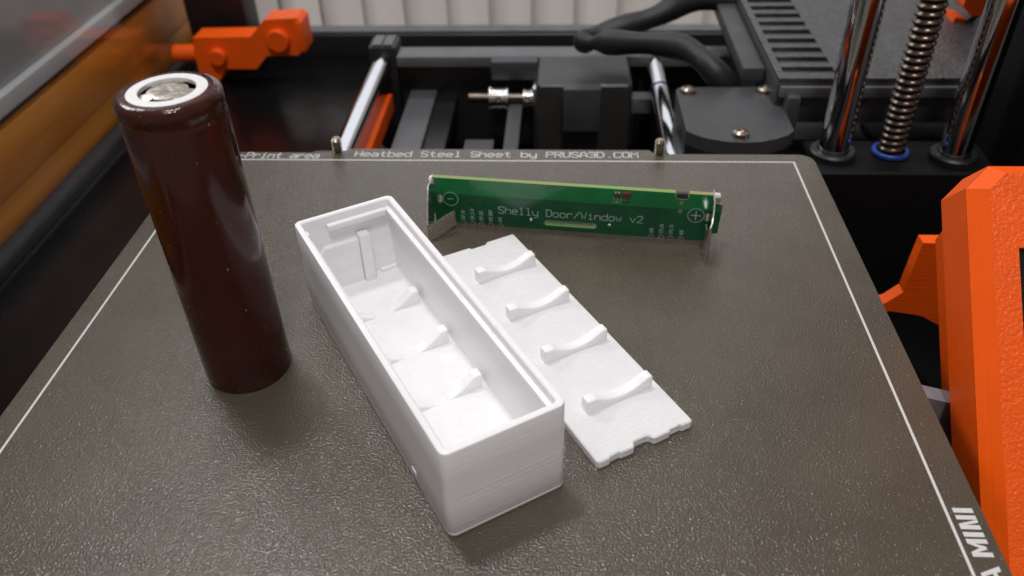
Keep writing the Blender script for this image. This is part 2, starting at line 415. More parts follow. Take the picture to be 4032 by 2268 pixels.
# raised rim of the tray, black bar along the back
rim = empty('tray_rim', (110, 454, TZ))
tag(rim, 'low black rim bar running along the back of the glossy tray before the blind', 'rim')
MB().box((-112, 447.5, TZ - 6), (520, 462, -62), 1.6, 3).build('rim_bar', M_blacksteel, rim, world=True)
MB().box((-112, 449, -61.9), (520, 459, -60.6), 0.5).build('rim_lit_top', M_greysteel, rim, world=True)  # grey strip paints the lit top face of the black bar

# vertical blind
bl = empty('vertical_blind', (110, 660, -420))
tag(bl, 'pale vertical slat blind hanging behind the printer', 'blind')
def slat_mesh():
    mb = MB(); n = 8; ring = []
    for i in range(n + 1):
        t = i / n; ring.append((-19 + 38 * t, -3.2 * math.sin(math.pi * t)))
    pr = [(x, y) for x, y in ring] + [(x, y + 0.8) for x, y in reversed(ring)]
    mb.prism(pr, -400, 520)
    return mb
s0 = None
for i in range(-9, 15):
    x = 28.2 + 36.2 * i
    if s0 is None:
        s0 = slat_mesh().build('slat', M_blind, bl); o = s0
    else:
        o = s0.copy(); col.objects.link(o)
    o.location = Vector((x - 110, random.uniform(-1.5, 1.5), 420)) * MM
    o.rotation_euler = (0, 0, math.radians(-13 + random.uniform(-3, 3)))
MB().box((-330, 650, 941), (560, 672, 958), 1).build('head_rail', M_trim, bl, world=True)

# clear side panel and what stands beyond it
ap = MB().box((-113.6, 90, TZ + 0.2), (-112.2, 446, 150)).build('acrylic_panel', M_acrylic)
tag(ap, 'clear acrylic side panel reflecting the orange bracket', 'panel')
be = empty('rubber_strip', (-119, 250, TZ))
tag(be, 'black rounded rubber strip lying along the wooden planks', 'strip')
MB().lathe([(0.1, -60), (4.6, -60), (4.6, 520), (0.1, 520)], c=(0, 0), n=20, axis='y').xf(lambda x, y, z: (x - 118.6, y, z - 71.2)).build('rubber_bead', M_rubber, be, world=True)
MB().box((-124, -60, -80), (-114.2, 520, -75.4), .4).build('strip_base', M_rubber, be, world=True)
wf = empty('wooden_frame', (-130, 250, -80))
tag(wf, 'orange brown wooden frame of two stacked planks beyond the clear panel', 'frame')
MB().box((-150, -80, -80), (-124.6, 560, -56.4), 1.0).build('plank', M_wood, wf, world=True)
MB().box((-152, -80, -55.8), (-123.0, 560, -31.0), 1.6).build('plank', M_wood, wf, world=True)
MB().box((-150, -80, -30.7), (-126.5, 560, -27.4), .4).build('gap_shade', M_black, wf, world=True)  # black strip stands in for the shade in the gap above the planks
gb = empty('grey_board', (-132, 250, -27))
tag(gb, 'grey upright board with a pale bottom edge standing on the wooden frame', 'board')
MB().box((-133, -80, -18.5), (-126, 560, 190), .8).build('board_face', M_greyboard, gb, world=True)
MB().box((-133, -80, -27.2), (-122.5, 560, -18.7), 1.8, 3).build('edge_trim', M_trim, gb, world=True)

# dark post at the back
po = empty('dark_post', (-92, 440, TZ))
tag(po, 'square black post rising behind the orange bracket', 'post')
MB().box((-109, 425, TZ), (-74, 446, 230), 1.2).build('post_shaft', M_black, po, world=True)
MB().box((-111.4, 430, TZ), (-109.4, 444, 230), .4).build('post_edge', M_greysteel, po, world=True)

# ------------------------------------------------------------------ orange bracket on the tray
br = empty('orange_bracket', (-70, 404, TZ))
tag(br, 'orange printed bracket with round bosses on the tray beside the clear panel', 'bracket')
poly = [(-95.7, -44.5), (-63, -44), (-53, -34.5), (-35, -33.6), (-33.2, -35.4), (-35.8, -53), (-37.5, -54.6), (-55.8, -55.1), (-63.4, -62.8), (-80.8, -62.7), (-91, TZ), (-97.5, TZ), (-97.1, -51.2)]
MB().prism(poly, -412, -397, frame=lambda u, v, w: (u, -w, v)).build('arm', M_orange, br, world=True, smooth=25)
MB().lathe([(0.1, -112), (4.4, -112), (4.9, -111.4), (4.9, -97)], c=(404, -56), n=28, axis='x').build('peg', M_orange, br, world=True)
MB().lathe([(4.6, 397), (4.6, 393.5), (4.1, 393), (.1, 393)], c=(-83.4, -55), n=28, axis='y').build('boss', M_orange, br, world=True)
MB().lathe([(6.2, 397), (6.2, 393.5), (5.6, 392.9), (.1, 392.9)], c=(-47, -45.5), n=28, axis='y').build('boss', M_orange, br, world=True)
MB().box((-36.5, 396.2, -52.5), (-32.6, 412.8, -35.5), .8).build('end_clip', M_orange, br, world=True)

# ================================================================== PRINTER
pr = empty('printer', (130, 300, TZ))
tag(pr, 'black desktop 3D printer with chrome rods and an orange display housing', 'printer')
def P(mb, name, m, parent=pr, **k): return mb.build(name, m, parent, world=True, **k)

# rear frame
P(MB().box((33.5, 321.5, -30), (186.5, 334.3, -25), .8), 'rear_flange', M_greysteel)
P(MB().box((33.5, 330, TZ + .2), (186.5, 334, -30.2), .4), 'rear_plate', M_blacksteel)
P(MB().box((78, 313.6, -33), (99.4, 321.2, -24.2), 1.0), 'flange_block', M_greyprint)
P(MB().box((147, 338, -30), (158, 347, -24), .6), 'flange_block', M_greyprint)
P(MB().box((-4, 214, TZ + .2), (16, 240, -64), 8, 4), 'rubber_foot', M_rubber)
# smooth rods and their holders
for x, y1 in ((26.2, 331), (152.6, 331)):
    rod = P(MB().lathe([(.1, 60), (4, 60), (4, y1), (.1, y1)], c=(x, -29), n=28, axis='y'), 'smooth_rod', M_chrome)
    hd = P(MB().box((x - 6.6, 326, TZ + 1), (x + 6.6, 341, -22.2), 1.4), 'rod_holder', M_black)
    P(MB().box((x - 4.9, 327.6, -22.1), (x - .3, 339.6, -21.4), .25), 'holder_cap', M_greysteel, hd)
    P(MB().box((x + .3, 327.6, -22.1), (x + 4.9, 339.6, -21.4), .25), 'holder_cap', M_greysteel, hd)
P(MB().lathe([(4.15, 293), (4.15, 294.6)], c=(152.6, -29), n=24, axis='y', cap0=False, cap1=False), 'rod_mark', M_blue)
# orange inner guide, grey rails
P(MB().prism([(22.6, 190), (31.5, 190), (31.2, 314.5), (26, 313), (22.7, 303)], -48, -40), 'inner_guide', M_orange)
P(MB().box((37.4, 150, -50), (50.2, 350, -45), .5), 'base_rail', M_greysteel)
P(MB().box((50.4, 150, -52), (60, 350, -47), .5), 'base_rail', M_blacksteel)
P(MB().box((69.9, 240, -46), (82.2, 270, -40), .6), 'idler_block', M_motor)
# belt, pulley, shaft
P(MB().box((86.2, 120, -43), (92.4, 309, -41.6), .3), 'drive_belt', M_belt)
def pulley(x0, x1, r, name='pulley'):
    o = P(MB().lathe([(2.2, x0), (r, x0), (r, x0 + 1), (r - .5, x0 + 1.2), (r - .5, x1 - 1.2), (r, x1 - 1), (r, x1), (2.2, x1)], c=(309, -39.5), n=32, axis='x'), name, M_alu)
    for a in (70, 190):
        t = math.radians(a)
        P(MB().lathe([(1.4, 0), (1.4, .5), (.9, .6), (.5, .2), (.05, .2)], n=12).xf(lambda x, y, z: ((x0 + x1) / 2 + x, 309 - (r - .3 + z) * math.sin(t) + y * math.cos(t), -39.5 + (r - .3 + z) * math.cos(t) + y * math.sin(t))), 'grub_screw', M_screwm, o)
pulley(77.4, 86, 5.4)
pulley(93, 97, 4.6)
P(MB().lathe([(.1, 68), (2.5, 68), (2.5, 100), (.1, 100)], c=(309, -39.5), n=20, axis='x'), 'motor_shaft', M_lead)
# motor
mo = P(MB().box((99.2, 291, -67), (140.6, 323, -25), 2.2, 3), 'motor', M_motor)
P(MB().box((97.6, 300, -60), (99.0, 318, -31), .4), 'motor_flange', M_alu, mo)
P(MB().box((111, 284.4, -44), (127, 290.9, -24.2), .7), 'motor_connector', M_greyprint, mo)
P(MB().box((140.8, 294, -40), (150, 302, -33), .8), 'motor_end_plug', M_greysteel, mo)
# cover with screws
cov = [(153.4, 252.6), (155.0, 255.2), (189.2, 255.6), (190.6, 252.5), (190.3, 219.8), (187.6, 216.6), (183.5, 214.0), (178, 211.8), (172, 211.0), (166, 211.7), (160, 214.0), (156, 216.8), (153.6, 219.6)]
def inset_xy(p, cx, cy, k): return [(cx + (x - cx) * k, cy + (y - cy) * k) for x, y in p]
cv = P(MB().prism(cov, -15, -10), 'motor_cover', M_greyprint, smooth=40)
P(MB().prism(inset_xy(cov, 171.8, 232, .995), -40, -15.05), 'cover_body', M_black)
for x, y in ((157.7, 251.0), (185.7, 251.2), (171.6, 216.2)):
    s = P(MB().lathe([(3.1, -9.97), (2.7, -8.6), (1.6, -8.0), (1.3, -8.6), (.05, -8.7)], c=(x, y), n=20), 'cover_screw', M_screwm, cv)
# cable
pth = smooth_path([(176, 262, -16), (168, 262, -6), (160, 274, -3), (150, 283, -4), (138, 292, -7), (128, 299, -9.5), (121.5, 303.5, -11.5), (120.5, 309, -12.5), (127, 314, -12), (140, 318, -9), (152, 321, -6), (163, 327, -3), (176, 332, -3), (192, 334, -4)], 7)
P(MB().tube(pth, lambda t: 4.9 + .5 * math.sin(t * 40) - (1.6 if .38 < t < .52 else 0) * math.sin((t - .38) / .14 * math.pi), 14), 'cable_sleeve', M_sleeve)
# electronics box with slots
eb = P(MB().box((187, 239.5, -17), (330, 352, -1.2), 1.2), 'electronics_box', M_greyprint)
P(MB().prism([(187.4, 240), (329, 240), (329, 351), (187.4, 351)], -1.1, 0.2,
             holes=[[(190.0, 245 + 9.2 * i), (208.5, 245 + 9.2 * i), (208.5, 250.2 + 9.2 * i), (190.0, 250.2 + 9.2 * i)][::-1] for i in range(11)]), 'vent_plate', M_speck, eb, smooth=0)
P(MB().box((178.4, 257.5, -9), (186.6, 352, -3.4), .8), 'box_side_rail', M_greyprint)
P(MB().box((188, 237.2, -6), (330, 239.2, -2), .5), 'box_front_lip', M_greysteel)
P(MB().box((190, 233, -24), (195, 241, -4), 1.5), 'box_clip', M_greyprint)
# base frame at the right
P(MB().box((196, 271, -44), (236, 287, -40), .6), 'side_flange', M_greysteel)
P(MB().box((241, 273, -44), (320, 296, -40), .6), 'side_flange', M_greysteel)
P(MB().box((191, 262, TZ + .2), (330, 330, -44.3), .6), 'side_plate', M_blacksteel)
# tower
tb = P(MB().box((194.6, 201, TZ + .2), (262, 224, -15.4), 2.0, 3), 'tower_base', M_dark)
for x, y in ((202.3, 212.6), (241.4, 210.6)):
    P(MB().lathe([(.1, -30), (5, -30), (5, 260), (.1, 260)], c=(x, y), n=36), 'tower_rod', M_chrome)
    P(MB().lathe([(5.3, -15.3), (7.6, -15.3), (7.6, -13.4), (7.0, -12.8), (5.3, -12.8)], c=(x, y), n=30, cap0=False, cap1=False), 'rod_collar', M_black)
# lead screw: threaded profile swept as a helix
def thread(c, r0, r1, z0, z1, pitch, n=24):
    mb = MB(); rows = []
    steps = int((z1 - z0) / pitch * 6)
    for i in range(steps + 1):
        row = []
        for j in range(n):
            z = z0 + (z1 - z0) * i / steps
            ph = ((z / pitch) - j / n) % 1.0
            r = r0 + (r1 - r0) * max(0, min(1, 2.2 * abs(ph - .5) * 2 - .6))
            t = 2 * math.pi * j / n
            row.append((c[0] + r * math.cos(t), c[1] + r * math.sin(t), z))
        rows.append(row)
    return mb.loft(rows)
P(thread((221.9, 213.9), 3.6, 4.4, -16, 240, 2.4), 'lead_screw', M_lead, smooth=60)
P(MB().lathe([(4.7, -15.2), (5.9, -15.2), (6.2, -14.6), (6.0, -13.8), (5.6, -13.5), (4.7, -13.6)], c=(221.9, 213.9), n=32, cap0=False, cap1=False), 'blue_collar', M_blue)
P(MB().box((253, 196, TZ + .2), (330, 236, 280), 2), 'tower_column', M_dark)
# orange carriage piece behind the rods
cb = P(MB().prism([(268, 20), (280, 20), (280, 3.5), (272.3, 3.5), (268, 7.5)], -306, -292, frame=lambda u, v, w: (u, -w, v)), 'cable_guide', M_orange)
P(MB().prism([(267.2, 2.4), (271.8, 1.4), (268.2, -7.3), (265.4, -8.2)], -304, -294, frame=lambda u, v, w: (u, -w, v)), 'guide_arm', M_orange, cb)
P(MB().prism([(270.5, -11.8), (279.5, -14), (283, -2), (276.6, -1.2)], -304, -294, frame=lambda u, v, w: (u, -w, v)), 'guide_arm', M_orange, cb)
P(MB().tube([(266.5, 298, -10), (271, 297, -3), (277, 296, 4)], 1.7, 10), 'guide_strap', M_black, cb)

# heated bed under the sheet, with the two threaded studs
hb = P(MB().prism([(-3, -6), (184.5, -6), (184.5, 183), (145, 183), (143.5, 187.6), (138.5, 187.6), (136, 184.5), (45, 184.5), (42.5, 187.9), (33, 187.9), (27, 183), (-3, 183)], -4.2, -1.1), 'heated_bed', M_greyprint)
P(MB().box((5, 5, -26), (176, 172, -5), 1), 'bed_carriage', M_blacksteel)
for x, y in ((40.4, 185.7), (140.6, 185.3)):
    prof = [(1.15, -1.2)]; z = -1.2
    while z < 4.1:
        prof += [(1.6, z + .25), (1.6, z + .4), (1.1, z + .62), (1.1, z + .72)]; z += .8
    prof += [(1.3, z + .1), (.9, z + .3), (.05, z + .32)]
    P(MB().lathe(prof, c=(x, y), n=20), 'stud', M_screwm, hb)

# display housing (tilted 45 degrees): local x, v (up the slope), n (outward)
S2 = math.sqrt(.5)
def lcdf(x, v, n): return (x, S2 * v - S2 * n, S2 * v + S2 * n)
def oct_ring(x0, v1, cut, x1=330.0, v0=-20.0):
    return [(x0, v0), (x1, v0), (x1, v1), (x0 + cut, v1), (x0, v1 - cut)]
rings = [(199, 100, 4.8, -80), (197, 103, 4.8, -66.0), (194.0, 106.0, 4.8, -65.3), (194.0, 106.0, 4.8, -54.4)]
mb = MB(); R = [[lcdf(x, v, n) for x, v in oct_ring(a, b, c)] for a, b, c, n in rings]
mb.loft(R, True, False)
dh = P(mb, 'display_housing', M_orange_side, smooth=20)
mb = MB(); mb.loft([[lcdf(x, v, -54.35) for x, v in oct_ring(194.02, 105.95, 4.8)], [lcdf(x, v, -51.0) for x, v in oct_ring(197.2, 103.6, 3.3)]], False, False)
P(mb, 'bevelled_edge', M_orange_lay, dh, smooth=20, recalc=False)
hole = [(202.2, 14), (202.2, 88.3), (318, 88.3), (318, 14)]
P(MB().prism(oct_ring(197.2, 103.6, 3.3), -54, -50.98, holes=[hole[::-1]], frame=lcdf), 'front_panel', M_orange_tex, dh, smooth=0)
P(MB().prism([(202.3, 14.1), (317.9, 14.1), (317.9, 88.2), (202.3, 88.2)], -53.9, -53.2, frame=lcdf), 'screen', M_screen, dh, smooth=0)
# printed support foot behind the housing
P(MB().prism([(209.5, -7.5), (222, -7.5), (233, -42), (226, -39), (216, -33.2), (207, -31.6), (200, -33.0), (200.4, -30.4), (205, -28.4), (208.6, -24.6)], -153, -149, frame=lambda u, v, w: (u, -w, v)), 'housing_support', M_orange, smooth=30)
P(MB().prism([(188.5, -5.5), (196.2, -7.6), (206, -9), (208, -28), (199.1, -18.5), (193, -13.6)], -92, -88, frame=lambda u, v, w: (u, -w, v)), 'ribbon_cable', M_ribbon)

# ================================================================== STEEL SHEET
def arc(cx, cy, r, a0, a1, n=8): return [(cx + r * math.cos(math.radians(a0 + (a1 - a0) * i / n)), cy + r * math.sin(math.radians(a0 + (a1 - a0) * i / n))) for i in range(n + 1)]
sh = empty('steel_sheet', (90, 90, 0))
tag(sh, 'dark olive brown textured steel sheet with a white printed border line', 'steel sheet')
outline = [(-5.2, -8), (186.3, -8)] + arc(181.8, 180.1, 4.5, 0, 90) + [(144.4, 184.6), (142.8, 184.2)] + arc(140.6, 185.3, 2.0, -20, -160, 6)[0:7] + [(138.3, 186.0), (137.4, 187.0), (44.4, 187.2), (43.2, 186.2)] + arc(40.4, 185.7, 2.0, -10, -170, 6) + [(37.6, 184.6)] + arc(-0.7, 180.1, 4.5, 90, 180)
P(MB().prism(outline, -0.9, 0), 'sheet_plate', M_sheet, sh, smooth=30)
wl = 0.55
mb = MB()
ribbon(mb, [(0, 0), (180, 0), (180, 180), (0, 180), (0, 0)], wl, 0.02, lambda x, y, z: (x, y, z), 0.006)
P(mb, 'border_line', M_ink, sh, smooth=0)
flat = lambda ox, oy, sl=0.0: (lambda x, y, z: (ox + x, oy + y + sl * x, z + 0.006))
P(lettering('Heatbed Steel Sheet by PRUSA3D.COM', 3.2, 2.587, .46, flat(46.5, 182.35), xs=.92), 'lettering', M_inkgrey, sh, smooth=0)
P(lettering('-Print area', 3.2, 2.36, .46, flat(9.7, 181.15), xs=.84, italic=.10), 'lettering', M_inkgrey, sh, smooth=0)
# bold lettering up the right margin: reads along +y, tops towards -x
def bold(polys, name):
    mb = MB()
    for k, p in enumerate(polys): mb.prism([(a, b) for a, b in p], 0.006, 0.03 + .001 * k)
    P(mb, name, M_ink, sh, smooth=0)
X0, X1 = 181.25, 184.75
def up(ya, yb, x=None):  # bar across the line, from baseline X1 to top X0
    return [(X0, ya), (X1, ya), (X1, yb), (X0, yb)]
bold([up(53.55, 54.55)], 'lettering')                                                  # I
bold([up(50.05, 50.95), up(52.1, 53.0), [(X0, 50.96), (X0, 51.2), (X1, 52.09), (X1, 51.5), (X0 + 1.2, 50.96)]], 'lettering')   # N
bold([up(48.5, 49.45)], 'lettering')                                                   # I
bold([up(44.5, 45.4), up(47.15, 48.05), [(X0, 45.41), (X0 + 1.2, 45.41), (X0 + 2.9, 46.0), (X0 + 2.9, 46.55), (X0 + 1.2, 47.14), (X0, 47.14), (X0 + 1.7, 46.27)]], 'lettering')  # M
bold([[(X1, 38.9), (X1, 39.9), (X0 + .6, 40.85), (X1, 41.75), (X1, 42.75), (X0, 41.35), (X0, 40.3)], [(X0 + 2.0, 40.3), (X0 + 2.7, 40.1), (X0 + 2.7, 41.55), (X0 + 2.0, 41.3)]], 'lettering')   # A

# ================================================================== BATTERY CELL
ba = empty('battery_cell', (42.43, 87.93, 0.03))
tag(ba, 'brown wrapped cylindrical battery cell standing upright on the sheet', 'battery')
Rb = 9.15
prof = [(7.9, 0), (8.7, .06), (9.05, .3), (Rb, .9), (Rb, 20), (Rb, 40), (Rb, 60.0), (Rb - .05, 60.4), (9.0, 60.9), (8.97, 61.3), (9.02, 61.8), (9.08, 62.2), (Rb, 62.7), (Rb, 63.5), (9.02, 64.1), (8.7, 64.55), (8.2, 64.8), (7.6, 64.88), (6.8, 64.86), (6.6, 64.7)]
MB().lathe(prof, n=96, cap1=False).build('shrink_wrap', M_wrap, ba)
MB().lathe([(6.85, 64.6), (6.85, 64.93), (6.7, 65.0), (5.0, 65.0), (4.9, 64.9), (4.9, 64.2)], n=72, cap0=False, cap1=False).build('insulating_washer', M_washer, ba)
MB().lathe([(6.7, 62.7), (.05, 62.7)], n=48, cap0=False, cap1=False).build('crimp_plate', M_gap, ba)
capo = MB().lathe([(3.6, 63.2), (3.7, 64.3), (3.55, 64.7), (3.1, 64.84), (2.0, 64.80), (.05, 64.76)], n=48, cap0=False, cap1=False).build('positive_cap', M_dull, ba)
for a0, a1 in ((-55, 12), (66, 155), (205, 248)):
    mb = MB(); n = 10; rows = []
    for i in range(n + 1):
        t = math.radians(a0 + (a1 - a0) * i / n)
        rows.append([(r * math.cos(t), r * math.sin(t), z) for r, z in ((3.3, 64.83), (4.35, 64.70), (4.86, 64.35), (4.86, 63.6), (3.9, 63.8))])
    mb.loft(rows); mb.build('cap_tab', M_dull, capo)

# ================================================================== WHITE BOX
bx = empty('plastic_box', (92.0, 44.4, 0.02), math.radians(32))
tag(bx, 'open white plastic printed box with curved ribs inside standing on the sheet', 'box')
BW, BL, BH = 23.9, 79.4, 22.0
T = 1.45
def rr(ins, z, r): return [(x, y, z) for x, y in rrect(ins, ins, BW - ins, BL - ins, max(.15, r), 6)]
mb = MB()
mb.loft([rr(.55, 0, 1.2), rr(.15, .25, 1.5), rr(0, .7, 1.6), rr(0, .95, 1.6), rr(.06, 1.05, 1.6), rr(0, 1.2, 1.6), rr(0, 8, 1.6), rr(0, 15, 1.6), rr(0, BH - .45, 1.6), rr(.12, BH - .12, 1.5), rr(.4, BH, 1.3), rr(T - .25, BH, .7), rr(T, BH - .25, .6), rr(T, 10, .6), rr(T, 2.6, .6), rr(T + .5, 2.1, .4)], True, False)
mb.build('shell', M_pla, bx, smooth=30)
MB().prism([(x, y) for x, y in rrect(T + .2, T + .2, BW - T - .2, BL - T - .2, .4, 3)], 1.4, 2.35).build('floor_plate', M_pla_floor, bx, smooth=0)
iw0, iw1, il0, il1 = T - .02, BW - T + .02, T - .02, BL - T + .02
LZ = BH - 1.9
MB().box((iw1 - 1.15, il0 + .3, LZ - 1.5), (iw1, il1 - .02, LZ), .22, 2).build('ledge', M_pla, bx)
MB().box((iw0, il0 + .3, LZ - 1.5), (iw0 + .7, il1 - 5, LZ), .22, 2).build('ledge', M_pla, bx)
MB().box((iw0 + 5.6, il1 - 1.5, LZ - 1.5), (iw1 - 1.17, il1, LZ - .01), .22, 2).build('ledge', M_pla, bx)
MB().box((iw0 + .05, il1 - 2.4, LZ - 1.6), (iw0 + 1.1, il1 - .6, LZ - .1), .25, 2).build('ledge', M_pla, bx)
def cradle(u0, u1, zb, ztop, zmid, v0, v1, flat0, flat1, bev=.3):
    n = 18; pts = [(u0, zb), (u1, zb), (u1, ztop)]
    a, b = u1 - flat1, u0 + flat0
    for i in range(n + 1):
        t = i / n; u = a + (b - a) * t
        z = zmid + (ztop - zmid) * abs(2 * t - 1) ** 1.8
        pts.append((u, z))
    pts.append((u0, ztop))
    return pts
def rib(mb, pts, v0, v1, bev=.34):
    bm = bmesh.new()
    A = [bm.verts.new((u, v0, z)) for u, z in pts]
    f = bm.faces.new(A)
    r = bmesh.ops.extrude_face_region(bm, geom=[f])
    for e in r['geom']:
        if isinstance(e, bmesh.types.BMVert): e.co.y = v1
    bmesh.ops.recalc_face_normals(bm, faces=bm.faces[:])
    eds = [e for e in bm.edges if len(e.link_faces) == 2 and e.calc_face_angle(0) > .5 and max(v.co.z for v in e.verts) > pts[0][1] + .2]
    bmesh.ops.bevel(bm, geom=eds, offset=bev, segments=3, profile=.5, affect='EDGES')
    return mb.bm(bm)
for v in (62.6, 46.4, 30.2, 13.6):
    rib(MB(), cradle(3.0, 21.5, 2.2, 6.0, 2.1, v - 1.3, v + 1.2, 1.6, 1.6), v - 1.3, v + 1.2).build('rib', M_pla, bx, smooth=30)
# raised contact plate and post on the inner end wall
MB().prism([(iw0 + .1, 2.2), (13.6, 2.2), (13.6, 14.2), (5.6, 14.2), (2.6, 11.2), (iw0 + .1, 11.2)], -il1, -(il1 - 1.5), frame=lambda u, v, w: (u, -w, v)).build('end_panel', M_pla, bx, smooth=20)
MB().box((13.7, il1 - 2.6, 2.2), (16.3, il1, 15.6), .35, 2).build('end_post', M_pla, bx)
# foot strip and small defects
MB().box((18.2, il1 - .9, 2.2), (iw1, il1, 3.3), .3).build('corner_step', M_pla, bx)
for k, (v, hh) in enumerate(((66, 1.4), (51, 1.2), (36.5, 1.0), (23, 1.5))):
    pts = smooth_path([(22.9, v, BH - .1), (22.6, v + .5, BH + .5 * hh), (22.0, v + .9, BH + .3 * hh), (21.8, v + 1.3, LZ + .2)], 5)
    MB().tube(pts, .035, 5).build('stray_filament', M_pla, bx)
MB().box((-.12, 14.2, 1.6), (.05, 16.1, 3.4), .05).build('surface_chip', M_pla, bx)

# ================================================================== WHITE LID
ld = empty('ribbed_cover', (118.2, 61.0, 0.02), math.radians(31))
tag(ld, 'flat white plastic printed lid with four curved ribs lying beside the box', 'lid')
lo = [(.5, 0), (2.6, 0), (3.0, .35), (5.0, .45), (5.4, .1), (8.1, .05), (8.5, .35), (8.8, 1.0), (9.3, 1.25), (12.0, 1.25), (12.5, .9), (12.8, .25), (13.3, .0), (16.6, 0), (17.0, .4), (19.4, .45), (19.8, .1), (21.8, 0), (22.3, .5),
      (22.35, 37), (22.3, 75.6), (21.9, 76), (14.6, 76), (14.2, 75.7), (13.9, 75.2), (9.9, 75.2), (9.4, 75.9), (.5, 76), (0, 75.5), (0, .5)]
def inset(poly, d):
    out = []; n = len(poly)
    for i in range(n):
        a, p, b = Vector(poly[i - 1]), Vector(poly[i]), Vector(poly[(i + 1) % n])
        e0 = (p - a).normalized(); e1 = (b - p).normalized()
        n0 = Vector((-e0.y, e0.x)); n1 = Vector((-e1.y, e1.x)); m = (n0 + n1); m.normalize()
        out.append(tuple(p + m * d / max(.5, m.dot(n0))))
    return out
li = inset(lo, .22)
mb = MB(); mb.loft([[(x, y, 0) for x, y in inset(lo, .12)], [(x, y, .2) for x, y in lo], [(x, y, 1.75) for x, y in lo], [(x, y, 1.98) for x, y in li]], True, False)
mb.prism(li, 1.9, 1.985)
mb.build('lid_plate', M_pla_lid, ld, smooth=25)
for v in (62.2, 45.9, 29.7, 12.8):
    rib(MB(), cradle(4.9, 20.7, 1.9, 5.2, 3.2, 0, 0, 2.1, 1.4), v - 1.25, v + 1.25, .42).build('rib', M_pla, ld, smooth=30)

# ================================================================== CIRCUIT BOARD
ang = math.atan2(-7.4, 66.2)
pb = empty('circuit_board', (82.0, 145.4, 0.03), ang)
tag(pb, 'green circuit board with spring clips standing on its long edge behind the lid', 'circuit board')
# local: x along board, y = -towards viewer; front face at y = 0, back at y = 1.5
def pf(x, z, d): return (x, -d, z)
BT = 13.9
def semi(cx, r, n=6): return [(cx + r * math.cos(math.pi - math.pi * i / n), r * math.sin(math.pi * i / n)) for i in range(n + 1)]
pads = [(-.3), 2.3, 4.89, 7.33, 9.9, 12.47, 52.73, 55.29, 57.81, 60.46]
ol = [(-5.4, 0)]
for c in pads: ol += semi(c, .42)
ol += [(66.6, 0), (66.9, .6), (66.9, 2.4), (69.5, 2.6), (69.8, 10.8), (69.4, 11.3), (67.6, 11.4), (67.6, BT), (61.35, BT), (61.3, 12.6), (60.9, 12.15), (58.3, 12.15), (57.9, 12.6), (57.85, BT), (-5.4, BT), (-5.6, 11.4), (-6.9, 11.2), (-6.9, 3.0), (-5.5, 2.8)]
slot = rrect(24.3, 1.35, 38.3, 2.95, .78, 6)
holes = [slot, rrect(-4.3, 6.4, -3.3, 8.6, .49, 5), rrect(66.1, 6.2, 66.85, 8.4, .37, 5),
         [(59.55 + .42 * math.cos(a * .7854), 11.1 + .42 * math.sin(a * .7854)) for a in range(8)],
         [(59.47 + .42 * math.cos(a * .7854), 8.62 + .42 * math.sin(a * .7854)) for a in range(8)]]
holes = [h[::-1] for h in holes]
core = MB().prism(ol, -1.45, -.05, holes=holes, frame=pf).build('board_core', M_pcbedge, pb, smooth=0)
def clip(poly, z, keep_up):
    out = []; n = len(poly)
    for i in range(n):
        a, b = poly[i], poly[(i + 1) % n]
        ia, ib = (a[1] >= z) == keep_up, (b[1] >= z) == keep_up
        if ia: out.append(a)
        if ia != ib:
            t = (z - a[1]) / (b[1] - a[1]); out.append((a[0] + (b[0] - a[0]) * t, z))
    return out
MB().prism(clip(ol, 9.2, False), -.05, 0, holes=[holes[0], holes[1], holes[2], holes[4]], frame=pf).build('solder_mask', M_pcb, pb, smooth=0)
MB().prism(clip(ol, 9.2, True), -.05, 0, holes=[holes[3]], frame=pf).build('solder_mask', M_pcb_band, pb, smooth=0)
MB().prism(ol, -1.5, -1.45, holes=holes, frame=pf).build('solder_mask', M_pcb, pb, smooth=0)
def silk(text, x, z, cap, adv, wd, vert=False, m=M_silk, xs=1.0):
    if vert: fr = lambda a, b, c: pf(x - b, z + a, c + .008)
    else: fr = lambda a, b, c: pf(x + a, z + b, c + .008)
    return lettering(text, cap, adv, wd, fr, h=.012, xs=xs).build('lettering', m, pb, smooth=0)
silk('Shelly Door/Window v2', 12.1, 4.15, 2.05, 1.835, .20, xs=1.0)
for t, x in (('ESP_RX', 2.3), ('ESP_3.3V', 4.89), ('ESP_RST', 7.33), ('ESP_BOOT', 9.9), ('GND', 12.47), ('GND', 52.73), ('STM_RX', 55.29), ('STM_TX', 57.81), ('GND', 60.46)):
    silk(t, x + .35, 1.4, .85, .50 if len(t) < 7 else .46, .10, True, xs=.62)
silk('C22', 43.3, 9.9, .9, .6, .10, True, xs=.7); silk('C21', 44.25, 9.9, .9, .6, .10, True, xs=.7)
silk('U5', 44.9, 10.7, .8, .8, .1, False, xs=.8)
for cx, s in ((-.88, '-'), (63.54, '+')):
    mb = MB(); r = 2.05
    ribbon(mb, [(cx + r * math.cos(t * math.pi / 18), 7.6 + r * math.sin(t * math.pi / 18)) for t in range(37)], .15, .012, lambda a, b, c: pf(a, b, c + .008))
    mb.build('printed_circle', M_silk, pb, smooth=0)
    if s == '+': silk('+', cx - 1.35, 7.6 - 2.0, 4.0, 1, .24, xs=1.0)
    else: silk('-', cx - .95, 7.6 - .95, 2.2, 1, .2, xs=1.2)
for c in pads:
    mb = MB(); o2 = [(c + .95 * math.cos(math.pi * i / 10), .95 * math.sin(math.pi * i / 10)) for i in range(11)]
    i2 = [(c + .5 * math.cos(math.pi * i / 10), .5 * math.sin(math.pi * i / 10)) for i in range(10, -1, -1)]
    mb.prism(o2 + i2, .004, .03, frame=pf).build('edge_pad', M_padm, pb, smooth=0)
